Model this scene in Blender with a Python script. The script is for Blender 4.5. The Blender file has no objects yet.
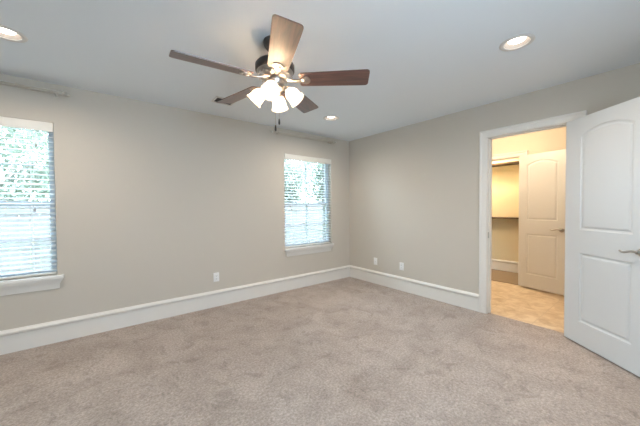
import bpy, bmesh, math, random
from mathutils import Vector, Matrix
from mathutils.geometry import tessellate_polygon

scene = bpy.context.scene
col = scene.collection
PI = math.pi
R = math.radians

# ------------------------------------------------------------------ camera
cam_d = bpy.data.cameras.new('camera')
cam_d.sensor_fit = 'HORIZONTAL'
cam_d.sensor_width = 36.0
cam_d.lens = 277.78 * 36.0 / 640.0
cam_d.clip_start = 0.05
cam = bpy.data.objects.new('camera', cam_d)
col.objects.link(cam)
YAW, PITCH, ROLL = 0.66829, 0.021801, -0.007603
fw = Vector((math.sin(YAW) * math.cos(PITCH), math.cos(YAW) * math.cos(PITCH), -math.sin(PITCH)))
rt = Vector((math.cos(YAW), -math.sin(YAW), 0))
up = rt.cross(fw)
c_, s_ = math.cos(ROLL), math.sin(ROLL)
rt, up = c_ * rt + s_ * up, -s_ * rt + c_ * up
cam.matrix_world = Matrix(((rt.x, up.x, -fw.x, -3.5326), (rt.y, up.y, -fw.y, -3.6124),
                           (rt.z, up.z, -fw.z, 1.2658), (0, 0, 0, 1)))
scene.camera = cam

# ------------------------------------------------------------------ light and exposure
vs = scene.view_settings
vs.view_transform = 'Standard'
vs.look = 'None'
vs.exposure = 0.12
vs.gamma = 1.0
vs.use_curve_mapping = False
scene.cycles.use_denoising = True
scene.cycles.max_bounces = 10
scene.cycles.diffuse_bounces = 6
scene.cycles.transparent_max_bounces = 16
scene.cycles.sample_clamp_indirect = 40.0
scene.cycles.caustics_reflective = False
scene.cycles.caustics_refractive = False

SKY = 19.0
BULB = 92.0
DOWN = 5.0
DOWN_SPOT = 72.0
BULB_COL = (1.0, 0.835, 0.68)
DOWN_COL = (1.0, 0.89, 0.77)

w = bpy.data.worlds.new('sky')
scene.world = w
w.use_nodes = True
bg = w.node_tree.nodes['Background']
bg.inputs['Color'].default_value = (0.63, 0.82, 1.0, 1)
bg.inputs['Strength'].default_value = SKY

sun_d = bpy.data.lights.new('sun', 'SUN')
sun_d.energy = 3.5
sun_d.angle = R(2)
sun_d.color = (1.0, 0.96, 0.9)
sun = bpy.data.objects.new('sun', sun_d)
sun.rotation_euler = (R(48), 0, R(20))      # from behind the house, onto fence and trees
col.objects.link(sun)


def area(name, loc, size, power, color, rot=(0, 0, 0), size_y=None):
    d = bpy.data.lights.new(name, 'AREA')
    d.shape = 'DISK' if size_y is None else 'RECTANGLE'
    d.size = size
    if size_y:
        d.size_y = size_y
    d.energy = power
    d.color = color
    o = bpy.data.objects.new(name, d)
    o.location = loc
    o.rotation_euler = rot
    col.objects.link(o)
    return o




def globe(name, loc, radius, power, color):
    d = bpy.data.lights.new(name, 'POINT')
    d.shadow_soft_size = radius
    d.energy = power
    d.color = color
    o = bpy.data.objects.new(name, d)
    o.location = loc
    col.objects.link(o)


globe('hall_lamp', (0.70, -2.05, 2.25), 0.09, 34.0, (1.0, 0.77, 0.52))
globe('closet_lamp', (2.05, -1.40, 2.30), 0.06, 38.0, (1.0, 0.80, 0.50))


def portal(name, loc, sx, sy, rot):
    o = area(name, loc, sx, 1.0, (1, 1, 1), rot, sy)
    o.data.cycles.is_portal = True      # only guides the sampling of the sky through the opening


portal('window_1_portal', (-4.328, 0.245, 1.357), 0.92, 1.43, (R(-90), 0, 0))
portal('window_2_portal', (-0.895, 0.245, 1.357), 0.92, 1.43, (R(-90), 0, 0))
portal('rear_opening_portal', (-2.85, -4.76, 1.45), 1.1, 1.1, (R(90), 0, 0))  # covers the opening added in the rear wall


# ------------------------------------------------------------------ materials
def mat(name, base=(0.8, 0.8, 0.8), rough=0.5, metal=0.0, spec=0.5, emit=None, strength=0.0, coat=0.0, bump=None,
        vary=None):
    m = bpy.data.materials.new(name)
    m.use_nodes = True
    nt = m.node_tree
    b = nt.nodes['Principled BSDF']
    b.inputs['Base Color'].default_value = (*base, 1)
    b.inputs['Roughness'].default_value = rough
    b.inputs['Metallic'].default_value = metal
    b.inputs['Specular IOR Level'].default_value = spec
    b.inputs['Coat Weight'].default_value = coat
    if emit:
        b.inputs['Emission Color'].default_value = (*emit, 1)
        b.inputs['Emission Strength'].default_value = strength
    if vary or bump:
        tc = nt.nodes.new('ShaderNodeTexCoord')
    if vary:                                  # (scale, other colour, detail)
        n = nt.nodes.new('ShaderNodeTexNoise')
        n.inputs['Scale'].default_value = vary[0]
        n.inputs['Detail'].default_value = vary[2]
        nt.links.new(tc.outputs['Object'], n.inputs['Vector'])
        r = nt.nodes.new('ShaderNodeValToRGB')
        r.color_ramp.elements[0].position = 0.35
        r.color_ramp.elements[1].position = 0.65
        r.color_ramp.elements[0].color = (*base, 1)
        r.color_ramp.elements[1].color = (*vary[1], 1)
        nt.links.new(n.outputs['Fac'], r.inputs['Fac'])
        nt.links.new(r.outputs['Color'], b.inputs['Base Color'])
    if bump:                                  # (scale, strength, distance)
        n = nt.nodes.new('ShaderNodeTexNoise')
        n.inputs['Scale'].default_value = bump[0]
        n.inputs['Detail'].default_value = 3
        nt.links.new(tc.outputs['Object'], n.inputs['Vector'])
        bp = nt.nodes.new('ShaderNodeBump')
        bp.inputs['Strength'].default_value = bump[1]
        bp.inputs['Distance'].default_value = bump[2]
        nt.links.new(n.outputs['Fac'], bp.inputs['Height'])
        nt.links.new(bp.outputs['Normal'], b.inputs['Normal'])
    return m


def carpet_mat():
    m = bpy.data.materials.new('carpet')
    m.use_nodes = True
    nt = m.node_tree
    N, L = nt.nodes, nt.links
    b = N['Principled BSDF']
    b.inputs['Roughness'].default_value = 0.95
    b.inputs['Specular IOR Level'].default_value = 0.1
    b.inputs['Sheen Weight'].default_value = 0.2
    tc = N.new('ShaderNodeTexCoord')

    def noise(scale, detail, rough=0.5, dist=0.0):
        n = N.new('ShaderNodeTexNoise')
        n.inputs['Scale'].default_value = scale
        n.inputs['Detail'].default_value = detail
        n.inputs['Roughness'].default_value = rough
        n.inputs['Distortion'].default_value = dist
        L.new(tc.outputs['Object'], n.inputs['Vector'])
        return n

    def ramp(n, p0, p1, c0, c1):
        r = N.new('ShaderNodeValToRGB')
        r.color_ramp.elements[0].position = p0
        r.color_ramp.elements[1].position = p1
        r.color_ramp.elements[0].color = (*c0, 1)
        r.color_ramp.elements[1].color = (*c1, 1)
        L.new(n.outputs['Fac'], r.inputs['Fac'])
        return r
    # foot and vacuum marks where the pile leans another way
    big = ramp(noise(3.2, 5, 0.62, 0.6), 0.36, 0.62, (0.385, 0.307, 0.256), (0.475, 0.390, 0.334))
    mid = ramp(noise(7.5, 6, 0.62, 0.9), 0.36, 0.46, (0.845, 0.83, 0.815), (1.03, 1.03, 1.03))
    fine = ramp(noise(60, 4, 0.75), 0.30, 0.70, (0.55, 0.55, 0.55), (1.28, 1.28, 1.28))
    mx = N.new('ShaderNodeMix')
    mx.data_type = 'RGBA'
    mx.blend_type = 'MULTIPLY'
    mx.inputs[0].default_value = 1.0
    L.new(big.outputs['Color'], mx.inputs[6])
    L.new(fine.outputs['Color'], mx.inputs[7])
    m2 = N.new('ShaderNodeMix')
    m2.data_type = 'RGBA'
    m2.blend_type = 'MULTIPLY'
    m2.inputs[0].default_value = 1.0
    L.new(mx.outputs[2], m2.inputs[6])
    L.new(mid.outputs['Color'], m2.inputs[7])
    L.new(m2.outputs[2], b.inputs['Base Color'])
    n2 = noise(110, 3, 0.7)
    bp = N.new('ShaderNodeBump')
    bp.inputs['Strength'].default_value = 0.6
    bp.inputs['Distance'].default_value = 0.012
    L.new(n2.outputs['Fac'], bp.inputs['Height'])
    L.new(bp.outputs['Normal'], b.inputs['Normal'])
    return m


def wood_mat(name, dark, light, rough, coat, axis_scale=(2.5, 30, 30)):
    m = bpy.data.materials.new(name)
    m.use_nodes = True
    nt = m.node_tree
    N, L = nt.nodes, nt.links
    b = N['Principled BSDF']
    b.inputs['Roughness'].default_value = rough
    b.inputs['Coat Weight'].default_value = coat
    b.inputs['Coat Roughness'].default_value = 0.42
    b.inputs['Coat IOR'].default_value = 1.65
    tc = N.new('ShaderNodeTexCoord')
    mp = N.new('ShaderNodeMapping')
    mp.inputs['Scale'].default_value = axis_scale
    L.new(tc.outputs['Object'], mp.inputs['Vector'])
    n = N.new('ShaderNodeTexNoise')
    n.inputs['Scale'].default_value = 1.6
    n.inputs['Detail'].default_value = 5
    n.inputs['Distortion'].default_value = 0.8
    L.new(mp.outputs['Vector'], n.inputs['Vector'])
    r = N.new('ShaderNodeValToRGB')
    r.color_ramp.elements[0].position = 0.36
    r.color_ramp.elements[1].position = 0.66
    r.color_ramp.elements[0].color = (*dark, 1)
    r.color_ramp.elements[1].color = (*light, 1)
    L.new(n.outputs['Fac'], r.inputs['Fac'])
    L.new(r.outputs['Color'], b.inputs['Base Color'])
    return m


def tile_mat():
    m = bpy.data.materials.new('travertine_tile')
    m.use_nodes = True
    nt = m.node_tree
    N, L = nt.nodes, nt.links
    b = N['Principled BSDF']
    b.inputs['Roughness'].default_value = 0.38
    tc = N.new('ShaderNodeTexCoord')
    n = N.new('ShaderNodeTexNoise')
    n.inputs['Scale'].default_value = 7
    n.inputs['Detail'].default_value = 7
    n.inputs['Roughness'].default_value = 0.65
    n.inputs['Distortion'].default_value = 0.9
    L.new(tc.outputs['Object'], n.inputs['Vector'])
    r = N.new('ShaderNodeValToRGB')
    r.color_ramp.elements[0].position = 0.33
    r.color_ramp.elements[1].position = 0.60
    r.color_ramp.elements[0].color = (0.54, 0.39, 0.24, 1)
    r.color_ramp.elements[1].color = (0.76, 0.62, 0.45, 1)
    L.new(n.outputs['Fac'], r.inputs['Fac'])
    br = N.new('ShaderNodeTexBrick')
    br.offset = 0.0
    br.inputs['Scale'].default_value = 1.0
    br.inputs['Brick Width'].default_value = 0.45
    br.inputs['Row Height'].default_value = 0.45
    br.inputs['Mortar Size'].default_value = 0.004
    br.inputs['Mortar'].default_value = (0.60, 0.48, 0.34, 1)
    L.new(tc.outputs['Object'], br.inputs['Vector'])
    L.new(r.outputs['Color'], br.inputs['Color1'])
    L.new(r.outputs['Color'], br.inputs['Color2'])
    L.new(br.outputs['Color'], b.inputs['Base Color'])
    return m


def glass_mat():
    m = bpy.data.materials.new('window_glass')
    m.use_nodes = True
    nt = m.node_tree
    N, L = nt.nodes, nt.links
    N.remove(N['Principled BSDF'])
    t = N.new('ShaderNodeBsdfTransparent')
    t.inputs['Color'].default_value = (0.94, 0.97, 0.97, 1)
    g = N.new('ShaderNodeBsdfGlossy')
    g.inputs['Roughness'].default_value = 0.02
    f = N.new('ShaderNodeFresnel')
    f.inputs['IOR'].default_value = 1.3
    mx = N.new('ShaderNodeMixShader')
    L.new(f.outputs[0], mx.inputs[0])
    L.new(t.outputs[0], mx.inputs[1])
    L.new(g.outputs[0], mx.inputs[2])
    L.new(mx.outputs[0], N['Material Output'].inputs[0])
    return m


def translucent_mat(name, colr, tcol, fac, rough=0.5, clear=0.0):
    m = bpy.data.materials.new(name)
    m.use_nodes = True
    nt = m.node_tree
    N, L = nt.nodes, nt.links
    b = N['Principled BSDF']
    b.inputs['Base Color'].default_value = (*colr, 1)
    b.inputs['Roughness'].default_value = rough
    t = N.new('ShaderNodeBsdfTranslucent')
    t.inputs['Color'].default_value = (*tcol, 1)
    mx = N.new('ShaderNodeMixShader')
    mx.inputs[0].default_value = fac
    L.new(b.outputs[0], mx.inputs[1])
    L.new(t.outputs[0], mx.inputs[2])
    out = mx
    if clear:
        tr = N.new('ShaderNodeBsdfTransparent')
        tr.inputs['Color'].default_value = (*tcol, 1)
        out = N.new('ShaderNodeMixShader')
        out.inputs[0].default_value = clear
        L.new(mx.outputs[0], out.inputs[1])
        L.new(tr.outputs[0], out.inputs[2])
    L.new(out.outputs[0], N['Material Output'].inputs[0])
    return m


M = dict(
    wall=mat('greige_wall_paint', (0.575, 0.525, 0.455), 0.75, spec=0.25, bump=(160, 0.08, 0.002)),
    ceiling=mat('white_ceiling_paint', (0.74, 0.785, 0.82), 0.85, spec=0.2, bump=(120, 0.08, 0.002)),
    hallwall=mat('cream_hall_paint', (0.72, 0.64, 0.53), 0.75, spec=0.2),
    trim=mat('white_trim_paint', (0.78, 0.75, 0.70), 0.35),
    door=mat('white_door_paint', (0.64, 0.645, 0.64), 0.38),
    carpet=carpet_mat(),
    closet_carpet=mat('tan_closet_carpet', (0.33, 0.25, 0.18), 0.95, spec=0.1, bump=(110, 0.6, 0.01)),
    tile=tile_mat(),
    glass=glass_mat(),
    vinyl=mat('shaded_window_vinyl', (0.56, 0.61, 0.66), 0.4),  # white vinyl, its bluish backlit shade put into the colour
    slat=translucent_mat('white_blind_slat', (0.88, 0.89, 0.90), (0.88, 0.90, 0.93), 0.5, 0.4),
    blindwhite=mat('white_blind_plastic', (0.79, 0.75, 0.68), 0.45),
    cord=mat('white_cord', (0.75, 0.75, 0.74), 0.8),
    tassel=mat('grey_tassel', (0.30, 0.28, 0.26), 0.6),
    nickel=mat('brushed_nickel', (0.42, 0.40, 0.37), 0.28, 1.0),
    rodmetal=mat('satin_rod_metal', (0.66, 0.63, 0.57), 0.28, 1.0),
    bronze=mat('dark_bronze', (0.075, 0.065, 0.06), 0.35, 0.7),
    pewter=mat('brushed_pewter', (0.50, 0.46, 0.42), 0.30, 1.0),
    blade=wood_mat('walnut_blade', (0.040, 0.013, 0.010), (0.14, 0.050, 0.036), 0.42, 1.0, (2.5, 26, 26)),
    shelfwood=wood_mat('dark_shelf_wood', (0.05, 0.028, 0.016), (0.10, 0.055, 0.03), 0.5, 0.0, (1, 2, 30)),
    shade=translucent_mat('frosted_shade_glass', (0.86, 0.83, 0.78), (0.95, 0.89, 0.79), 0.55, 0.25, 0.30),
    bulb=mat('lit_bulb', (1, 1, 1), 0.4, emit=BULB_COL, strength=BULB),
    lens=mat('lit_downlight_lens', (1, 1, 1), 0.4, emit=DOWN_COL, strength=DOWN),
    lighttrim=mat('white_light_trim', (0.66, 0.64, 0.61), 0.5),
    baffle=mat('grey_light_baffle', (0.26, 0.24, 0.22), 0.6),
    vent=mat('grey_vent_metal', (0.10, 0.095, 0.09), 0.5, 0.3),
    ventdark=mat('dark_vent_opening', (0.03, 0.028, 0.026), 0.9),
    fob=mat('dark_wood_fob', (0.025, 0.018, 0.015), 0.35),
    plate=mat('white_outlet_plate', (0.84, 0.83, 0.81), 0.35),
    slot=mat('dark_socket_slot', (0.06, 0.06, 0.06), 0.6),
    fence=mat('weathered_fence_wood', (0.092, 0.080, 0.081), 0.85, vary=(3.0, (0.120, 0.104, 0.105), 4)),
    lawn=mat('lawn_grass', (0.10, 0.20, 0.05), 0.95, vary=(2.0, (0.20, 0.30, 0.09), 5)),
    bark=mat('tree_bark', (0.22, 0.19, 0.16), 0.9, bump=(30, 0.5, 0.02)),
    leaf=translucent_mat('tree_leaf', (0.185, 0.200, 0.160), (0.21, 0.23, 0.175), 0.45, 0.6),
    leafpale=translucent_mat('pale_tree_leaf', (0.215, 0.225, 0.19), (0.235, 0.25, 0.205), 0.45, 0.6),
    brick=mat('grey_exterior_brick', (0.105, 0.10, 0.10), 0.9, vary=(14, (0.075, 0.07, 0.068), 3)),
    closetwall=mat('closet_paint_lamp_tint', (0.72, 0.62, 0.43), 0.75, spec=0.2),  # yellow lamp glow put into the closet wall colour
)


# ------------------------------------------------------------------ mesh helpers
def link(name, bm, m, parent=None, smooth=False, loc=None, sharp=None):
    me = bpy.data.meshes.new(name)
    bmesh.ops.recalc_face_normals(bm, faces=bm.faces[:])
    bm.to_mesh(me)
    bm.free()
    me.materials.append(m)
    if smooth:
        for p in me.polygons:
            p.use_smooth = True
        me.set_sharp_from_angle(angle=R(sharp or 40))
    o = bpy.data.objects.new(name, me)
    col.objects.link(o)
    if parent is not None:
        o.parent = parent
    if loc is not None:
        o.location = loc
    return o


def tag(o, label, cat, group=None, kind=None):
    o['label'] = label
    o['category'] = cat
    if group:
        o['group'] = group
    if kind:
        o['kind'] = kind
    return o


def empty(name, loc=(0, 0, 0), rz=0.0):
    o = bpy.data.objects.new(name, None)
    o.empty_display_size = 0.1
    o.location = loc
    o.rotation_euler = (0, 0, rz)
    col.objects.link(o)
    return o


def copy_tree(o, parent=None):
    c = o.copy()
    col.objects.link(c)
    if parent is not None:
        c.parent = parent
    for ch in list(o.children):
        copy_tree(ch, c)
    return c


def add_box(bm, a, b, bevel=0.0, mtx=None):
    t = bmesh.new()
    r = bmesh.ops.create_cube(t, size=1.0)
    for v in t.verts:
        v.co = Vector(((a[i] + b[i]) / 2 + v.co[i] * (b[i] - a[i]) for i in range(3)))
    if bevel:
        bmesh.ops.bevel(t, geom=t.edges[:], offset=bevel, segments=2, affect='EDGES', profile=0.5)
    if mtx is not None:
        bmesh.ops.transform(t, matrix=mtx, verts=t.verts[:])
    merge(bm, t)


def merge(bm, t):
    me = bpy.data.meshes.new('tmp')
    t.to_mesh(me)
    t.free()
    bm.from_mesh(me)
    bpy.data.meshes.remove(me)


def add_lathe(bm, prof, seg=32, mtx=None, cap=True):
    """prof: (radius, z) points, turned about z"""
    t = bmesh.new()
    rings = []
    for r, z in prof:
        if r < 1e-6:
            rings.append([t.verts.new((0, 0, z))])
        else:
            rings.append([t.verts.new((r * math.cos(2 * PI * k / seg), r * math.sin(2 * PI * k / seg), z)) for k in range(seg)])
    for A, B in zip(rings, rings[1:]):
        for k in range(seg):
            k2 = (k + 1) % seg
            if len(A) == 1 and len(B) == 1:
                continue
            if len(A) == 1:
                t.faces.new((A[0], B[k], B[k2]))
            elif len(B) == 1:
                t.faces.new((A[k], B[0], A[k2]))
            else:
                t.faces.new((A[k], A[k2], B[k2], B[k]))
    if cap:
        for rg in (rings[0], rings[-1]):
            if len(rg) > 1:
                t.faces.new(rg)
    if mtx is not None:
        bmesh.ops.transform(t, matrix=mtx, verts=t.verts[:])
    merge(bm, t)


def align(p, d):
    """matrix that takes +z to direction d and the origin to p"""
    q = Vector(d).to_track_quat('Z', 'Y')
    return Matrix.Translation(p) @ q.to_matrix().to_4x4()


def add_cyl(bm, p0, p1, r, seg=16, r1=None):
    p0, p1 = Vector(p0), Vector(p1)
    add_lathe(bm, [(r, 0), (r1 if r1 is not None else r, (p1 - p0).length)], seg, align(p0, p1 - p0))


def add_tube(bm, pts, rad, seg=10):
    """tube along points; rad is a number or one radius per point"""
    pts = [Vector(p) for p in pts]
    n = len(pts)
    rads = rad if isinstance(rad, (list, tuple)) else [rad] * n
    rings = []
    prev = None
    for i, p in enumerate(pts):
        d = (pts[min(i + 1, n - 1)] - pts[max(i - 1, 0)]).normalized()
        if prev is None:
            a = Vector((0, 0, 1)) if abs(d.z) < 0.9 else Vector((1, 0, 0))
            x = d.cross(a).normalized()
        else:
            x = (prev - d * prev.dot(d)).normalized()
        prev = x
        y = d.cross(x)
        rings.append([bm.verts.new(p + rads[i] * (math.cos(2 * PI * k / seg) * x + math.sin(2 * PI * k / seg) * y)) for k in range(seg)])
    for A, B in zip(rings, rings[1:]):
        for k in range(seg):
            bm.faces.new((A[k], A[(k + 1) % seg], B[(k + 1) % seg], B[k]))
    bm.faces.new(rings[0])
    bm.faces.new(rings[-1])


def add_extrude(bm, prof, fn, stations):
    """sweep a closed profile [(o,p)..] through stations; fn(station, o, p) -> point"""
    rings = [[bm.verts.new(fn(s, o, p)) for o, p in prof] for s in stations]
    n = len(prof)
    for A, B in zip(rings, rings[1:]):
        for k in range(n):
            bm.faces.new((A[k], A[(k + 1) % n], B[(k + 1) % n], B[k]))
    bm.faces.new(rings[0])
    bm.faces.new(rings[-1])


def slab_with_holes(us, vs_, holes, t0, t1, fn):
    """solid slab over the (u,v) grid between depths t0,t1 with rectangular holes"""
    us = sorted(set(us + [h[0] for h in holes] + [h[1] for h in holes]))
    vv = sorted(set(vs_ + [h[2] for h in holes] + [h[3] for h in holes]))
    bm = bmesh.new()
    cache = {}

    def V(u, v, t):
        k = (u, v, t)
        if k not in cache:
            cache[k] = bm.verts.new(fn(u, v, t))
        return cache[k]

    def solid(i, j):
        if i < 0 or j < 0 or i >= len(us) - 1 or j >= len(vv) - 1:
            return False
        cu, cv = (us[i] + us[i + 1]) / 2, (vv[j] + vv[j + 1]) / 2
        return not any(h[0] < cu < h[1] and h[2] < cv < h[3] for h in holes)
    for i in range(len(us) - 1):
        for j in range(len(vv) - 1):
            if not solid(i, j):
                continue
            u0, u1, v0, v1 = us[i], us[i + 1], vv[j], vv[j + 1]
            for t in (t0, t1):
                bm.faces.new((V(u0, v0, t), V(u1, v0, t), V(u1, v1, t), V(u0, v1, t)))
            if not solid(i - 1, j):
                bm.faces.new((V(u0, v0, t0), V(u0, v1, t0), V(u0, v1, t1), V(u0, v0, t1)))
            if not solid(i + 1, j):
                bm.faces.new((V(u1, v0, t0), V(u1, v1, t0), V(u1, v1, t1), V(u1, v0, t1)))
            if not solid(i, j - 1):
                bm.faces.new((V(u0, v0, t0), V(u1, v0, t0), V(u1, v0, t1), V(u0, v0, t1)))
            if not solid(i, j + 1):
                bm.faces.new((V(u0, v1, t0), V(u1, v1, t0), V(u1, v1, t1), V(u0, v1, t1)))
    return bm


def struct(name, bm, m, label, cat, **k):
    o = link(name, bm, m, **k)
    tag(o, label, cat, kind='structure')
    return o


# ------------------------------------------------------------------ room shell
H = 2.44
XL, YR = -5.25, -4.6            # side wall and rear wall of the bedroom
WT = 0.23                       # thickness of the window wall
WIN = [(-4.79, -3.866), (-1.357, -0.433)]
WZ0, WZ1 = 0.640, 2.075
DY0, DY1, DZ = -3.053, -2.267, 2.068      # rough opening to the hall
HX0, HX1 = 0.12, 1.66                     # hall between the two partition walls
HY0, HY1 = -3.95, -0.95
CX1 = 2.58                                # back wall of the closet
CY0, CY1 = -2.143, -1.533                 # closet opening
LIGHTS = [(-4.010, -0.850), (-1.12, -0.81), (-1.155, -2.905)]

bm = slab_with_holes([XL - 0.15, 0.12], [-0.05, H], [(a, b, WZ0, WZ1) for a, b in WIN], 0.0, 0.125, lambda u, v, t: (u, t, v))
struct('wall_left', bm, M['wall'], 'greige wall with the two bright windows, left of the room corner', 'wall')
bm = slab_with_holes([XL - 0.15, 0.12], [-0.45, H + 0.16], [(a, b, WZ0, WZ1) for a, b in WIN], 0.126, WT, lambda u, v, t: (u, t, v))
struct('wall_exterior', bm, M['brick'], 'grey brick outer face of the window wall', 'wall')
bm = slab_with_holes([YR, 0.0], [-0.05, H], [(DY0, DY1, -0.06, DZ)], 0.0, 0.12, lambda u, v, t: (t, u, v))
struct('wall_right', bm, M['wall'], 'greige wall with the open doorway, right of the room corner', 'wall')
bm = bmesh.new()
add_box(bm, (XL - 0.15, YR, -0.05), (XL, 0, H))
struct('wall_side', bm, M['wall'], 'greige bedroom side wall left of the camera', 'wall')
bm = slab_with_holes([XL - 0.15, 0.12], [-0.05, H], [(-3.4, -2.3, 0.9, 2.0)], YR - 0.15, YR, lambda u, v, t: (u, t, v))  # unseen opening added to let cool sky light in
struct('wall_rear', bm, M['wall'], 'greige bedroom wall behind the camera, with an added opening for daylight', 'wall')

bm = bmesh.new()
add_box(bm, (XL, YR, -0.06), (0.045, 0, 0.0))
struct('floor', bm, M['carpet'], 'beige mottled cut pile carpet covering the bedroom floor', 'carpet floor')

# ceiling with round holes for the recessed lights
bm = bmesh.new()
outer = [Vector((XL, YR, H)), Vector((0, YR, H)), Vector((0, 0, H)), Vector((XL, 0, H))]
loops = [outer]
RH = 0.083
for x, y in LIGHTS:
    loops.append([Vector((x + RH * math.cos(-2 * PI * k / 40), y + RH * math.sin(-2 * PI * k / 40), H)) for k in range(40)])
flat = [bm.verts.new(p) for lp in loops for p in lp]
for tri in tessellate_polygon(loops):
    bm.faces.new([flat[i] for i in tri])
add_box(bm, (XL - 0.15, YR - 0.15, H + 0.12), (0.12, 0.125, H + 0.16))
struct('ceiling', bm, M['ceiling'], 'smooth white painted bedroom ceiling', 'ceiling')

# hall and closet beyond the doorway
bm = bmesh.new()
add_box(bm, (0.045, HY0, -0.06), (1.665, HY1, -0.004))
struct('floor_hall', bm, M['tile'], 'warm beige stone tile floor seen through the doorway', 'tile floor')
bm = bmesh.new()
add_box(bm, (1.665, -2.75, -0.06), (CX1, -0.75, 0.004))
struct('floor_closet', bm, M['closet_carpet'], 'tan carpet inside the small closet past the hall', 'carpet floor')
bm = slab_with_holes([HY0, HY1], [-0.05, H], [(CY0 - 0.02, CY1 + 0.02, -0.06, 2.05)], HX1, HX1 + 0.11, lambda u, v, t: (t, u, v))
struct('wall_hall', bm, M['hallwall'], 'cream hall wall above the closet opening', 'wall')
bm = bmesh.new()
add_box(bm, (HX0, HY0 - 0.1, -0.05), (HX1 + 0.11, HY0, H))
struct('wall_hall_end', bm, M['hallwall'], 'cream end wall of the hall hidden by the open doors', 'wall')
bm = bmesh.new()
add_box(bm, (HX0, HY1, -0.05), (HX1 + 0.11, HY1 + 0.1, H))
struct('wall_hall_side', bm, M['hallwall'], 'cream hall wall left of the doorway', 'wall')
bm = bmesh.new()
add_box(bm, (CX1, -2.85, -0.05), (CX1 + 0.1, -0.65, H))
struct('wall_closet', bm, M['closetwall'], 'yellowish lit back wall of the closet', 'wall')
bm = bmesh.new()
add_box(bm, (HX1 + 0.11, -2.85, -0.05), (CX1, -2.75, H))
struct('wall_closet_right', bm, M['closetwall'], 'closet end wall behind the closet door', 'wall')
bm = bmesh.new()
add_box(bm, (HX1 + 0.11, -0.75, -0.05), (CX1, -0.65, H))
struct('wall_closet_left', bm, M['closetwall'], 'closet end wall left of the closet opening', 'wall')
bm = bmesh.new()
add_box(bm, (0.12, HY0 - 0.1, H), (CX1 + 0.1, HY1 + 0.3, H + 0.1))
struct('ceiling_hall', bm, M['ceiling'], 'white ceiling over the hall and closet', 'ceiling')

# ------------------------------------------------------------------ baseboards
BB = [(0, 0.0), (0.0, 0.016), (0.158, 0.016), (0.163, 0.024), (0.172, 0.032), (0.186, 0.034), (0.197, 0.026),
      (0.203, 0.016), (0.207, 0.010), (0.207, 0.0)]          # (height, projection)
bm = bmesh.new()
add_extrude(bm, BB, lambda s, h, p: (s if s < -1 else -p, -p, h), [XL, 0.0])
struct('baseboard_left', bm, M['trim'], 'tall white baseboard under the two windows', 'baseboard', smooth=True, sharp=30)
bm = bmesh.new()
add_extrude(bm, BB, lambda s, h, p: (-p, s if s < -1 else -p, h), [0.0, -2.199])
struct('baseboard_right', bm, M['trim'], 'tall white baseboard from the corner to the door casing', 'baseboard', smooth=True, sharp=30)
bm = bmesh.new()
add_extrude(bm, BB, lambda s, h, p: (-p, s, h), [-3.122, YR])
struct('baseboard_doorside', bm, M['trim'], 'white baseboard on the wall behind the open bedroom door', 'baseboard', smooth=True, sharp=30)
bm = bmesh.new()
add_extrude(bm, BB, lambda s, h, p: (CX1 - p, s, h), [-2.75, -0.75])
struct('baseboard_closet', bm, M['trim'], 'baseboard along the closet back wall', 'baseboard', smooth=True, sharp=30)

# ------------------------------------------------------------------ door casings (trim)
CAS = [(0.0, 0.0), (0.0, 0.009), (0.005, 0.014), (0.012, 0.011), (0.052, 0.015), (0.058, 0.022), (0.070, 0.026),
       (0.078, 0.022), (0.080, 0.0)]                          # (distance from the opening, projection)


def casing(y0, y1, ztop, xface, sgn, depth, zb=0.0):
    """casing round an opening (clear y0..y1) on the face x=xface, plus jambs through the wall"""
    bm = bmesh.new()
    st = [(y1, 1, zb), (y1, 1, None), (y0, -1, None), (y0, -1, zb)]

    def fn(s, o, p):
        y, d, z = s
        return (xface + sgn * p, y + d * (o + 0.006), (ztop + 0.006 + o) if z is None else z)
    add_extrude(bm, CAS, fn, st)
    x0, x1 = sorted((xface, xface - sgn * depth))
    add_box(bm, (x0, y1, zb), (x1, y1 + 0.018, ztop + 0.018))
    add_box(bm, (x0, y0 - 0.018, zb), (x1, y0, ztop + 0.018))
    add_box(bm, (x0, y0, ztop), (x1, y1, ztop + 0.018))
    xs = (x0 + x1) / 2                                        # door stops
    add_box(bm, (xs - 0.017, y1 - 0.012, zb), (xs + 0.017, y1, ztop))
    add_box(bm, (xs - 0.017, y0, zb), (xs + 0.017, y0 + 0.012, ztop))
    add_box(bm, (xs - 0.017, y0, ztop - 0.012), (xs + 0.017, y1, ztop))
    return bm


bm = casing(-3.035, -2.285, 2.050, 0.0, -1, 0.12, -0.002)
t1 = struct('trim_1', bm, M['trim'], 'white moulded casing around the doorway to the hall', 'door casing')
bm = bmesh.new()
add_box(bm, (0.008, -2.2865, 0.885), (0.040, -2.284, 0.955))
add_box(bm, (0.018, -2.2875, 0.905), (0.030, -2.2845, 0.935))
o = link('strike_plate', bm, M['nickel'], t1)
o['label'] = 'small metal strike plate on the jamb'
bm = casing(CY0 + 0.0, CY1, 2.032, HX1, -1, 0.11, -0.002)
struct('trim_2', bm, M['trim'], 'white casing around the closet opening past the hall', 'door casing')


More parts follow.
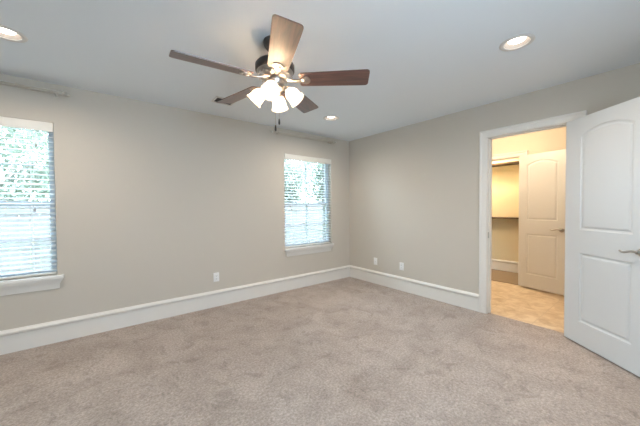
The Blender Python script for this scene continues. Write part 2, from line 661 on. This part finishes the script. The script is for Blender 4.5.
# ------------------------------------------------------------------ two panel doors with an arched upper panel
def door(name, wd, ht, label, stile, backset):
    uc = wd / 2
    th = 0.035
    zl0, zl1, zu0, zu1, rise = 0.205, 0.822, 1.030, 1.862, 0.060

    def outline(which, d):
        a, b = stile + d, wd - stile - d
        if which == 'low':
            return [(a, zl0 + d), (b, zl0 + d), (b, zl1 - d), (a, zl1 - d)]
        half = wd / 2 - stile
        rad = (half * half + rise * rise) / (2 * rise)
        zc = zu1 + rise - rad
        pts = [(a, zu0 + d), (b, zu0 + d)]
        for k in range(25):
            u = b + (a - b) * k / 24
            pts.append((u, zc + math.sqrt((rad - d) ** 2 - (u - uc) ** 2)))
        return pts
    steps = [(0.0, 0.0), (0.004, 0.006), (0.012, 0.0085), (0.020, 0.0085), (0.030, 0.003), (0.036, 0.002)]
    bm = bmesh.new()
    for side in (0, 1):
        def P(u, z, dep):
            return (u, dep if side == 0 else th - dep, z)
        rect = [(0, 0), (wd, 0), (wd, ht), (0, ht)]
        lp = [rect] + [list(reversed(outline(wh, 0))) for wh in ('low', 'up')]
        fl = [bm.verts.new(P(u, z, 0)) for l in lp for u, z in l]
        for tri in tessellate_polygon([[Vector((u, z, 0)) for u, z in l] for l in lp]):
            bm.faces.new([fl[i] for i in tri])
        for wh in ('low', 'up'):
            rings = [[bm.verts.new(P(u, z, dep)) for u, z in outline(wh, d)] for d, dep in steps]
            for A, B in zip(rings, rings[1:]):
                n = len(A)
                for k in range(n):
                    bm.faces.new((A[k], A[(k + 1) % n], B[(k + 1) % n], B[k]))
            bm.faces.new(rings[-1])
    for a, b in (((0, 0), (wd, 0)), ((wd, 0), (wd, ht)), ((wd, ht), (0, ht)), ((0, ht), (0, 0))):
        bm.faces.new([bm.verts.new(p) for p in ((a[0], 0, a[1]), (b[0], 0, b[1]), (b[0], th, b[1]), (a[0], th, a[1]))])
    bmesh.ops.remove_doubles(bm, verts=bm.verts[:], dist=1e-5)
    o = struct(name, bm, M['door'], label, 'door')
    # lever handles, one on each face
    for side in (0, 1):
        y0 = 0.0 if side == 0 else th
        s = -1 if side == 0 else 1
        hz, hu = 0.905, wd - backset
        bm = bmesh.new()
        add_lathe(bm, [(0.0, 0), (0.033, 0), (0.033, 0.004), (0.028, 0.010), (0.014, 0.013), (0.011, 0.045), (0.0, 0.047)],
                  24, align((hu, y0, hz), (0, s, 0)))
        pts, rad = [], []
        for k in range(11):
            t = k / 10
            pts.append((hu + 0.004 - 0.122 * t, y0 + s * (0.042 + 0.008 * math.sin(PI * t)), hz + 0.008 * math.sin(2 * PI * t) * (1 if t < 0.9 else 1)))
            rad.append(0.0105 - 0.004 * t)
        add_tube(bm, pts, rad, 10)
        h = link('door_handle', bm, M['nickel'], o, smooth=True)
        h['label'] = 'satin nickel lever handle'
    bm = bmesh.new()
    add_box(bm, (wd - 0.0005, th / 2 - 0.012, 0.86), (wd + 0.0015, th / 2 + 0.012, 0.955))
    add_box(bm, (wd, th / 2 - 0.006, 0.898), (wd + 0.009, th / 2 + 0.006, 0.914))
    link('door_latch', bm, M['nickel'], o)
    for hz in (0.22, 1.02, 1.80):
        bm = bmesh.new()
        add_cyl(bm, (-0.004, th + 0.004, hz - 0.045), (-0.004, th + 0.004, hz + 0.045), 0.005, 10)
        add_box(bm, (-0.0015, 0.006, hz - 0.045), (0.0005, th + 0.004, hz + 0.045))
        link('hinge', bm, M['nickel'], o)
    return o


d1 = door('door_1', 0.738, 2.030, 'white two-panel bedroom door standing wide open at the right edge', 0.152, 0.086)
d1.location = (-0.072, -2.987, 0.014)
d1.rotation_euler = (0, 0, math.atan2(-0.7666, -0.6421))
d2 = door('door_2', 0.612, 2.018, 'white two-panel closet door standing open in the hall', 0.110, 0.064)
d2.location = (1.594, -2.131, 0.014)
d2.rotation_euler = (0, 0, math.atan2(-0.9787, -0.2053))

# ------------------------------------------------------------------ windows
FY0, FY1 = 0.070, 0.120


def window(name, x0, x1, label, ear):
    root = empty(name, ((x0 + x1) / 2, 0, WZ0))
    tag(root, label, 'window', kind='structure')
    W = (x1 - x0) / 2
    h = WZ1 - WZ0
    bm = slab_with_holes([-W, W], [0.0, h], [(-W + 0.018, W - 0.018, 0.022, h - 0.022)], FY0, FY1, lambda u, v, t: (u, t, v))
    link('window_frame', bm, M['vinyl'], root)
    zm = 1.318 - WZ0
    for k, (z0, z1, yy) in enumerate(((0.018, zm + 0.020, 0.074), (zm - 0.020, h - 0.018, 0.097))):
        bm = slab_with_holes([-W + 0.014, W - 0.014], [z0, z1], [(-W + 0.048, W - 0.048, z0 + 0.038, z1 - 0.038)], yy, yy + 0.022,
                             lambda u, v, t: (u, t, v))
        s = link('sash', bm, M['vinyl'], root)
        bm = bmesh.new()
        zc = (z0 + z1) / 2
        add_box(bm, (-0.009, yy + 0.004, z0 + 0.038), (0.009, yy + 0.018, z1 - 0.038))
        add_box(bm, (-W + 0.048, yy + 0.005, zc - 0.009), (W - 0.048, yy + 0.017, zc + 0.009))
        link('muntin', bm, M['vinyl'], s)
        bm = bmesh.new()
        add_box(bm, (-W + 0.046, yy + 0.0095, z0 + 0.036), (W - 0.046, yy + 0.0125, z1 - 0.036))
        link('pane', bm, M['glass'], s)
    bm = bmesh.new()
    add_box(bm, (-W, -0.03, -0.032), (W, 0.069, 0.004), 0.004)
    add_box(bm, (-W - ear, -0.046, -0.032), (W + ear, -0.0005, 0.004), 0.006)
    link('window_sill', bm, M['trim'], root, smooth=True)
    prof = [(-0.127, 0.0), (-0.127, 0.010), (-0.120, 0.013), (-0.085, 0.015), (-0.070, 0.022), (-0.055, 0.030), (-0.046, 0.036),
            (-0.033, 0.038), (-0.033, 0.0)]
    bm = bmesh.new()
    add_extrude(bm, prof, lambda s, z, p: (s * (W + ear - 0.035 + max(0, p - 0.012)), -p, z), [-1, 1])
    link('apron', bm, M['trim'], root, smooth=True, sharp=30)
    return root


window('window_1', *WIN[0], 'bright window at the left edge of the wall', 0.048)
window('window_2', *WIN[1], 'bright window nearest the room corner', 0.018)


def blind(x0, x1, label):
    W = (x1 - x0) / 2 - 0.004
    root = empty('window_blind', ((x0 + x1) / 2, 0, WZ0))
    tag(root, label, 'blind', 'white slat blinds in the windows')
    top = WZ1 - WZ0
    bm = bmesh.new()
    add_box(bm, (-W, -0.012, top - 0.088), (W, 0.004, top - 0.004), 0.004)
    link('valance', bm, M['blindwhite'], root, smooth=True)
    bm = bmesh.new()
    add_box(bm, (-W + 0.004, 0.008, top - 0.048), (W - 0.004, 0.062, top - 0.004))
    link('headrail', bm, M['blindwhite'], root)
    tilt = R(15)
    yc = 0.036
    z = 0.055
    bm = bmesh.new()
    n = 0
    while z < top - 0.075:
        rows = []
        for q in range(5):
            s = q / 4 * 2 - 1
            yy, zz = s * 0.0245, 0.0022 * (1 - s * s)
            y2 = yy * math.cos(tilt) - zz * math.sin(tilt)
            z2 = yy * math.sin(tilt) + zz * math.cos(tilt)
            rows.append((yc + y2, z + z2))
        prof = [(a, b - 0.0013) for a, b in rows] + [(a, b + 0.0013) for a, b in reversed(rows)]
        add_extrude(bm, prof, lambda sx, a, b: (sx, a, b), [-W + 0.004, W - 0.004])
        z += 0.0445
        n += 1
    link('slats', bm, M['slat'], root)
    bm = bmesh.new()
    add_box(bm, (-W + 0.004, yc - 0.025, 0.010), (W - 0.004, yc + 0.025, 0.026), 0.004)
    link('bottom_rail', bm, M['blindwhite'], root)
    for sx in (-0.30, 0.0, 0.30):
        bm = bmesh.new()
        for yy in (yc - 0.027, yc + 0.027):
            add_box(bm, (sx - 0.0012, yy - 0.0008, 0.02), (sx + 0.0012, yy + 0.0008, top - 0.05))
        link('ladder_cord', bm, M['cord'], root)
    for sx, zt in ((-W + 0.10, 0.66), (-W + 0.12, 0.61), (W - 0.115, 1.23), (W - 0.135, 0.64)):
        bm = bmesh.new()
        add_cyl(bm, (sx, 0.001, zt), (sx, 0.001, top - 0.086), 0.0012, 6)
        c = link('pull_cord', bm, M['cord'], root)
        bm = bmesh.new()
        add_lathe(bm, [(0.0, -0.038), (0.0075, -0.036), (0.006, -0.012), (0.003, 0.0), (0.0, 0.002)], 12, Matrix.Translation((sx, 0.001, zt)))
        link('tassel', bm, M['tassel'], c, smooth=True)
    return root


blind(*WIN[0], 'white horizontal slat blind in the window at the left edge')
blind(*WIN[1], 'white horizontal slat blind in the window nearest the corner')


# ------------------------------------------------------------------ double curtain rods
def curtain_rod(xa, xb, z, label):
    root = empty('curtain_rod', ((xa + xb) / 2, 0, z))
    tag(root, label, 'curtain rod', 'double curtain rods above the windows')
    L = (xb - xa) / 2
    for yy, ll, rr in ((-0.100, L - 0.03, 0.0085), (-0.042, L, 0.0090)):
        bm = bmesh.new()
        add_cyl(bm, (-ll, yy, 0), (ll, yy, 0), rr, 16)
        rod = link('rod', bm, M['rodmetal'], root, smooth=True)
        for s in (-1, 1):
            bm = bmesh.new()
            add_lathe(bm, [(0, -0.004), (rr * 1.45, -0.003), (rr * 1.8, 0.008), (rr * 1.45, 0.022), (rr * 0.9, 0.027), (0, 0.028)], 16,
                      align((s * (ll - 0.002), yy, 0), (s, 0, 0)))
            link('finial', bm, M['rodmetal'], rod, smooth=True)
    for s in (-1, 1):
        bm = bmesh.new()
        x = s * (L - 0.075)
        add_box(bm, (x - 0.014, -0.005, -0.030), (x + 0.014, -0.0005, 0.026), 0.001)
        add_box(bm, (x - 0.006, -0.105, -0.020), (x + 0.006, -0.004, -0.013))
        add_box(bm, (x - 0.006, -0.107, -0.020), (x + 0.006, -0.1045, 0.004))
        add_cyl(bm, (x - 0.008, -0.100, 0), (x + 0.008, -0.100, 0), 0.0115, 16)
        add_cyl(bm, (x - 0.008, -0.042, 0), (x + 0.008, -0.042, 0), 0.0115, 16)
        add_box(bm, (x - 0.005, -0.100, -0.016), (x + 0.005, -0.090, -0.010))
        add_box(bm, (x - 0.005, -0.047, -0.016), (x + 0.005, -0.037, -0.006))
        link('bracket', bm, M['rodmetal'], root)
    return root


curtain_rod(-4.93, -3.765, 2.345, 'double metal curtain rod above the window at the left edge')
curtain_rod(-1.575, -0.395, 2.350, 'double metal curtain rod above the window nearest the corner')

# ------------------------------------------------------------------ ceiling fan
FX, FY = -2.540, -1.851
fan = empty('ceiling_fan', (FX, FY, H))
tag(fan, 'five-blade walnut ceiling fan with four lit glass shades', 'ceiling fan')
z0 = -H                                   # parts use room heights
bm = bmesh.new()
add_lathe(bm, [(0.0, H + z0), (0.078, H + z0), (0.080, H + z0 - 0.012), (0.073, H + z0 - 0.036), (0.052, H + z0 - 0.062), (0.028, H + z0 - 0.076),
               (0.0, H + z0 - 0.078)], 36)
link('canopy', bm, M['bronze'], fan, smooth=True)
bm = bmesh.new()
add_cyl(bm, (0, 0, 2.290 + z0), (0, 0, 2.375 + z0), 0.0135, 18)
link('downrod', bm, M['bronze'], fan, smooth=True)
bm = bmesh.new()
add_lathe(bm, [(r, z + z0) for r, z in [(0, 2.315), (0.030, 2.315), (0.038, 2.300), (0.080, 2.294), (0.126, 2.284), (0.138, 2.270),
                                        (0.138, 2.232), (0.130, 2.224), (0.0, 2.224)]], 48)
mh = link('motor_housing', bm, M['bronze'], fan, smooth=True, sharp=50)
mh['label'] = 'dark bronze motor housing'
bm = bmesh.new()                          # vented pewter band under the motor
add_lathe(bm, [(r, z + z0) for r, z in [(0, 2.226), (0.127, 2.226), (0.127, 2.220), (0.098, 2.178), (0.074, 2.162), (0.0, 2.162)]], 48)
for k in range(20):
    a = 2 * PI * k / 20
    mt = Matrix.Rotation(a, 4, 'Z') @ Matrix.Translation((0.1145, 0, 2.199 + z0)) @ Matrix.Rotation(R(-35), 4, 'Y')
    add_box(bm, (-0.003, -0.006, -0.016), (0.004, 0.006, 0.016), 0.002, mt)
link('vented_band', bm, M['pewter'], fan, smooth=True, sharp=40)
bm = bmesh.new()
add_lathe(bm, [(r, z + z0) for r, z in [(0, 2.164), (0.066, 2.164), (0.070, 2.154), (0.064, 2.136), (0.050, 2.128), (0.052, 2.120), (0.058, 2.114),
                                        (0.054, 2.094), (0.036, 2.078), (0.013, 2.070), (0.010, 2.058), (0.0, 2.054)]], 36)
link('switch_housing', bm, M['pewter'], fan, smooth=True, sharp=40)

BZ = 2.168 + z0
PITCHB = R(-12.5)


def blade_bm():
    """outline in the x-y plane, hub at the origin, running along +x"""
    bm = bmesh.new()
    r0, r1 = 0.175, 0.662
    prof = []

    def half(x):
        t = (x - r0) / (r1 - r0)
        return 0.067 + 0.012 * min(1.0, t * 1.15)
    outl = []
    cr = 0.022
    outl.append((r0 + 0.004, 0.0))
    for k in range(5):
        a = PI + (-PI / 2) * k / 4
        outl.append((r0 + 0.02 + 0.02 * math.cos(a), half(r0) - 0.02 + 0.02 * math.sin(a)))
    for k in range(1, 10):
        x = r0 + (r1 - r0 - cr) * k / 10
        outl.append((x, half(x)))
    for k in range(7):
        a = PI / 2 - PI / 2 * k / 6
        outl.append((r1 - cr + cr * math.cos(a), half(r1) - cr + cr * math.sin(a)))
    full = outl + [(x, -y) for x, y in reversed(outl) if y > 1e-9]
    th = 0.006
    top = [bm.verts.new((x, y, th / 2)) for x, y in full]
    bot = [bm.verts.new((x, y, -th / 2)) for x, y in full]
    bm.faces.new(top)
    bm.faces.new(bot)
    n = len(full)
    for k in range(n):
        bm.faces.new((top[k], top[(k + 1) % n], bot[(k + 1) % n], bot[k]))
    return bm


def iron_bm():
    """cast bracket: stem from the motor, spreading to a rounded plate under the blade"""
    bm = bmesh.new()
    pts = [(0.075, 0.016), (0.120, 0.013), (0.165, 0.013), (0.185, 0.020), (0.200, 0.034), (0.222, 0.038), (0.240, 0.030), (0.250, 0.016), (0.253, 0.0)]
    full = pts + [(x, -y) for x, y in reversed(pts) if y > 0]

    def zz(x):
        t = min(1, max(0, (x - 0.09) / 0.10))
        return 0.006 - 0.022 * math.sin(PI * t) * 0.5 - 0.015 * t
    top = [bm.verts.new((x, y, zz(x) + 0.009)) for x, y in full]
    bot = [bm.verts.new((x, y, zz(x))) for x, y in full]
    n = len(full)
    for k in range(n):
        bm.faces.new((top[k], top[(k + 1) % n], bot[(k + 1) % n], bot[k]))
    m_ = len(pts)
    for ring in (top, bot):
        for k in range(m_ - 2):
            a, b = k, k + 1
            ra, rb = n - 1 - k, n - 2 - k
            bm.faces.new((ring[a], ring[b], ring[rb], ring[ra]))
        bm.faces.new((ring[m_ - 2], ring[m_ - 1], ring[m_]))
    for x, y in ((0.205, 0.020), (0.205, -0.020), (0.238, 0.0)):
        add_lathe(bm, [(0, -0.004), (0.005, -0.003), (0.006, 0.0), (0.006, 0.006)], 10, Matrix.Translation((x, y, zz(0.21) - 0.001)))
    # raised oval of the casting
    add_lathe(bm, [(0, -0.009), (0.012, -0.007), (0.019, -0.002), (0.021, 0.004)], 20,
              Matrix.Translation((0.212, 0, zz(0.21))) @ Matrix.Scale(1.25, 4, (1, 0, 0)))
    return bm


BA = 30.5
for k in range(5):
    mt = Matrix.Translation((0, 0, BZ)) @ Matrix.Rotation(R(BA + 72 * k), 4, 'Z') @ Matrix.Rotation(PITCHB, 4, 'X')
    if k == 0:
        b = link('fan_blade', blade_bm(), M['blade'], fan)
        ir = link('blade_bracket', iron_bm(), M['pewter'], b, smooth=True, sharp=35)
        b0, i0 = b, ir
    else:
        b = b0.copy()
        col.objects.link(b)
        b.parent = fan
        ir = i0.copy()
        col.objects.link(ir)
        ir.parent = b
    b.matrix_local = mt
    ir.location = (0, 0, -0.002)

for k, az in enumerate((228, 318, 48, 138)):
    a = R(az)
    ca, sa = math.cos(a), math.sin(a)
    tilt = R(43)
    dv = Vector((ca * math.sin(tilt), sa * math.sin(tilt), -math.cos(tilt)))
    p = Vector((ca * 0.083, sa * 0.083, 2.106 + z0))
    bm = bmesh.new()
    add_tube(bm, [(ca * 0.040, sa * 0.040, 2.110 + z0), (ca * 0.062, sa * 0.062, 2.124 + z0), (ca * 0.078, sa * 0.078, 2.121 + z0), p], 0.008, 10)
    add_lathe(bm, [(0, -0.012), (0.018, -0.010), (0.026, 0.002), (0.029, 0.016), (0.027, 0.018), (0, 0.017)], 24, align(p, dv) @ Matrix.Scale(1.02, 4))
    arm = link('lamp_arm', bm, M['pewter'], fan, smooth=True)
    bm = bmesh.new()
    po = [(0.023, 0.014), (0.028, 0.020), (0.040, 0.034), (0.046, 0.052), (0.048, 0.072), (0.051, 0.090), (0.058, 0.106), (0.062, 0.112)]
    pi_ = [(r - 0.003, z) for r, z in reversed(po)]
    add_lathe(bm, po + pi_ + [po[0]], 36, align(p, dv) @ Matrix.Scale(1.02, 4), cap=False)
    bmesh.ops.remove_doubles(bm, verts=bm.verts[:], dist=1e-6)
    sh = link('lamp_shade', bm, M['shade'], fan, smooth=True, sharp=70)
    bm = bmesh.new()
    add_lathe(bm, [(0.0, 0.016), (0.012, 0.018), (0.013, 0.034), (0.021, 0.048), (0.0265, 0.062), (0.024, 0.078), (0.013, 0.087), (0, 0.089)], 24, align(p, dv) @ Matrix.Scale(1.02, 4))
    link('light_bulb', bm, M['bulb'], sh, smooth=True)

for (cx, cy, zt, ze) in ((0.020, -0.018, 2.10, 1.893), (-0.002, -0.004, 2.07, 1.847)):
    bm = bmesh.new()
    add_cyl(bm, (cx, cy, ze + z0), (cx, cy, zt + z0), 0.0014, 6)
    for q in range(int((zt - ze) / 0.008)):
        add_lathe(bm, [(0, -0.0022), (0.0022, 0), (0, 0.0022)], 6, Matrix.Translation((cx, cy, ze + z0 + 0.008 * q)))
    ch = link('pull_chain', bm, M['pewter'], fan)
    bm = bmesh.new()
    add_lathe(bm, [(0, -0.040), (0.0055, -0.038), (0.0075, -0.024), (0.0055, -0.004), (0.003, 0.004), (0, 0.005)], 14, Matrix.Translation((cx, cy, ze + z0)))
    f = link('chain_fob', bm, M['fob'], ch, smooth=True)
    f['label'] = 'dark wooden pull'

# ------------------------------------------------------------------ recessed ceiling lights
LL = ['recessed ceiling light at the left edge above the left window', 'small recessed ceiling light nearest the room corner',
      'recessed ceiling light on the right, in front of the doorway']
proto = None
for (x, y), lb in zip(LIGHTS, LL):
    if proto is None:
        o = proto = empty('recessed_light', (x, y, H))
        bm = bmesh.new()
        add_lathe(bm, [(0.078, 0.0), (0.106, 0.0), (0.107, -0.003), (0.102, -0.007), (0.084, -0.008), (0.078, -0.004), (0.078, 0.0)], 48, cap=False)
        bmesh.ops.remove_doubles(bm, verts=bm.verts[:], dist=1e-6)
        link('trim_ring', bm, M['lighttrim'], o, smooth=True)
        bm = bmesh.new()
        add_lathe(bm, [(0.078, -0.002), (0.080, -0.002), (0.080, 0.09), (0.0, 0.09), (0.0, 0.088), (0.070, 0.088), (0.078, -0.002)], 48, cap=False)
        bmesh.ops.remove_doubles(bm, verts=bm.verts[:], dist=1e-6)
        link('baffle', bm, M['baffle'], o, smooth=True)
        bm = bmesh.new()
        add_lathe(bm, [(0, 0.008), (0.030, 0.009), (0.050, 0.014), (0.056, 0.022), (0.056, 0.088), (0.0, 0.088)], 40)
        link('lens', bm, M['lens'], o, smooth=True)
        sd = bpy.data.lights.new('downlight_lamp', 'SPOT')
        sd.energy = DOWN_SPOT
        sd.color = DOWN_COL
        sd.spot_size = R(172)
        sd.spot_blend = 1.0
        sd.shadow_soft_size = 0.045
        so = bpy.data.objects.new('downlight_lamp', sd)
        so.location = (0, 0, 0.002)
        so.parent = o
        col.objects.link(so)
    else:
        o = copy_tree(proto)
        o.location = (x, y, H)
    tag(o, lb, 'ceiling light', 'recessed ceiling lights')

# ------------------------------------------------------------------ ceiling vent
v = empty('ceiling_vent', (-2.445, -0.545, H))
tag(v, 'dark louvred air vent in the ceiling behind a fan blade', 'air vent')
bm = slab_with_holes([-0.11, 0.11], [-0.085, 0.085], [(-0.092, 0.092, -0.067, 0.067)], -0.008, -0.0005, lambda a, b, t: (a, b, t))
link('vent_frame', bm, M['lighttrim'], v)
bm = bmesh.new()
add_box(bm, (-0.091, -0.066, -0.0022), (0.091, 0.066, -0.001))
link('vent_backing', bm, M['ventdark'], v)
bm = bmesh.new()
for k in range(9):
    y = -0.054 + 0.0135 * k
    add_box(bm, (-0.091, -0.0062, -0.0008), (0.091, 0.0062, 0.0008), 0.0, Matrix.Translation((0, y, -0.0055)) @ Matrix.Rotation(R(28), 4, 'X'))
link('louvres', bm, M['vent'], v)


# ------------------------------------------------------------------ outlets
def outlet(loc, rz, label, duplex=True):
    o = empty('wall_outlet', loc, rz)       # local -y faces the room
    tag(o, label, 'outlet', 'wall outlets')
    bm = bmesh.new()
    add_box(bm, (-0.036, -0.006, -0.058), (0.036, -0.0003, 0.058), 0.0025)
    link('cover_plate', bm, M['plate'], o, smooth=True)
    if duplex:
        for zc in (-0.0195, 0.0195):
            bm = bmesh.new()
            add_box(bm, (-0.0165, -0.0085, zc - 0.014), (0.0165, -0.0058, zc + 0.014), 0.003)
            s = link('socket', bm, M['plate'], o, smooth=True)
            bm = bmesh.new()
            for sx, hh in ((-0.0065, 0.0045), (0.0065, 0.0055)):
                add_box(bm, (sx - 0.0012, -0.0090, zc + 0.002 - hh), (sx + 0.0012, -0.0083, zc + 0.002 + hh))
            add_cyl(bm, (0, -0.0083, zc - 0.009), (0, -0.0090, zc - 0.009), 0.0025, 10)
            link('socket_slots', bm, M['slot'], s)
    else:
        bm = bmesh.new()
        add_box(bm, (-0.0165, -0.0085, -0.033), (0.0165, -0.0058, 0.033), 0.002)
        link('insert', bm, M['plate'], o, smooth=True)
        bm = bmesh.new()
        add_cyl(bm, (0, -0.0083, 0.0), (0, -0.012, 0.0), 0.005, 12)
        link('jack', bm, M['nickel'], o, smooth=True)
    return o


outlet((-2.385, 0, 0.376), 0, 'white wall outlet between the two windows')
outlet((0, -0.605, 0.366), R(-90), 'white wall plate nearest the corner, right of it', False)
outlet((0, -1.110, 0.366), R(-90), 'white duplex outlet on the right wall, further from the corner')

# ------------------------------------------------------------------ closet shelves
def shelf(z, label):
    o = empty('closet_shelf', (CX1, -1.75, z))
    tag(o, label, 'shelf', 'closet shelves')
    bm = bmesh.new()
    add_box(bm, (-0.305, -0.995, -0.030), (-0.0005, 0.995, -0.002), 0.002)
    b = link('shelf_board', bm, M['shelfwood'], o)
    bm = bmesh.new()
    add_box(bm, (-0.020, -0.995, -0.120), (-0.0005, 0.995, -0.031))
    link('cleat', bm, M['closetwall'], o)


shelf(2.056, 'upper dark wooden shelf near the closet top')
shelf(1.050, 'lower dark wooden shelf halfway up the closet wall')

# ------------------------------------------------------------------ outside
GZ = -0.35
bm = bmesh.new()
add_box(bm, (-30, WT, GZ - 0.1), (25, 30, GZ))
struct('ground_lawn', bm, M['lawn'], 'green lawn outside the windows', 'lawn')
rnd = random.Random(5)
fy = 4.2
f = empty('wooden_fence', (-2, fy, GZ))
tag(f, 'weathered wooden privacy fence outside the windows', 'fence')
bm = bmesh.new()
x = -12.0
while x < 12:
    hh = 1.78 + rnd.uniform(-0.012, 0.012)
    add_box(bm, (x, -0.010, 0.03), (x + 0.136, 0.010, hh))
    x += 0.142
link('board_panel', bm, M['fence'], f)
for zz in (0.3, 0.95, 1.6):
    bm = bmesh.new()
    add_box(bm, (-12, -0.055, zz - 0.045), (12, -0.0105, zz + 0.045))
    link('rail', bm, M['fence'], f)
k = 0
for x in (-7.2, -4.8, -2.4, 0.0, 2.4, 4.8, 7.2):
    bm = bmesh.new()
    add_box(bm, (x - 0.045, 0.0105, 0.0), (x + 0.045, 0.10, 1.75))
    link('post', bm, M['fence'], f)


def tree(x, y, th, cr, label, m, seed, nleaf=6000, ls=0.16):
    rr = random.Random(seed)
    t = empty('tree', (x, y, GZ))
    tag(t, label, 'tree', 'trees beyond the fence')
    bm = bmesh.new()
    pts = [(0.05 * math.sin(3 * k / 8), 0.05 * math.cos(2 * k / 8) - 0.05, th * k / 8) for k in range(9)]
    add_tube(bm, pts, [0.12 - 0.009 * k for k in range(9)], 10)
    for q in range(6):
        a = 2 * PI * q / 6 + rr.uniform(-.3, .3)
        zb = th * rr.uniform(0.55, 0.95)
        e = Vector((math.cos(a) * cr * 0.7, math.sin(a) * cr * 0.7, zb + cr * rr.uniform(0.3, 0.8)))
        s = Vector((0, 0, zb))
        add_tube(bm, [s, s.lerp(e, 0.4) + Vector((0, 0, 0.1)), e], [0.05, 0.028, 0.008], 8)
    link('trunk', bm, M['bark'], t, smooth=True)
    bm = bmesh.new()
    blobs = [(Vector((rr.uniform(-.6, .6) * cr, rr.uniform(-.6, .6) * cr, th + rr.uniform(-0.35, 0.9) * cr)), rr.uniform(0.35, 0.6) * cr) for _ in range(12)]
    for _ in range(nleaf):
        c, r = rr.choice(blobs)
        d = Vector((rr.gauss(0, 1), rr.gauss(0, 1), rr.gauss(0, 1))).normalized()
        p = c + d * r * rr.uniform(0.5, 1.0)
        mt = Matrix.Translation(p) @ Matrix.Rotation(rr.uniform(0, 6.28), 4, 'Z') @ Matrix.Rotation(rr.uniform(-1.3, 1.3), 4, 'X')
        s = ls * rr.uniform(0.6, 1.3)
        vs2 = [bm.verts.new(mt @ Vector(q)) for q in ((-s * 0.3, 0, 0), (0, -s * 0.5, 0.02), (s * 0.3, 0, 0), (0, s * 0.6, 0.02))]
        bm.faces.new(vs2)
    link('foliage', bm, M[m], t)


tree(-5.9, 7.4, 2.1, 2.0, 'leafy green tree beyond the fence, seen in the left window', 'leaf', 1)
tree(-5.0, 11.8, 3.0, 2.9, 'pale tree further back, seen in the left window', 'leafpale', 2)
tree(2.3, 6.9, 1.9, 1.9, 'leafy tree beyond the fence, left half of the corner window', 'leafpale', 3)
tree(5.9, 8.2, 2.3, 2.1, 'green tree beyond the fence, right half of the corner window', 'leaf', 4)
tree(5.2, 13.0, 3.2, 3.2, 'tall pale tree far back, seen in the corner window', 'leafpale', 5)
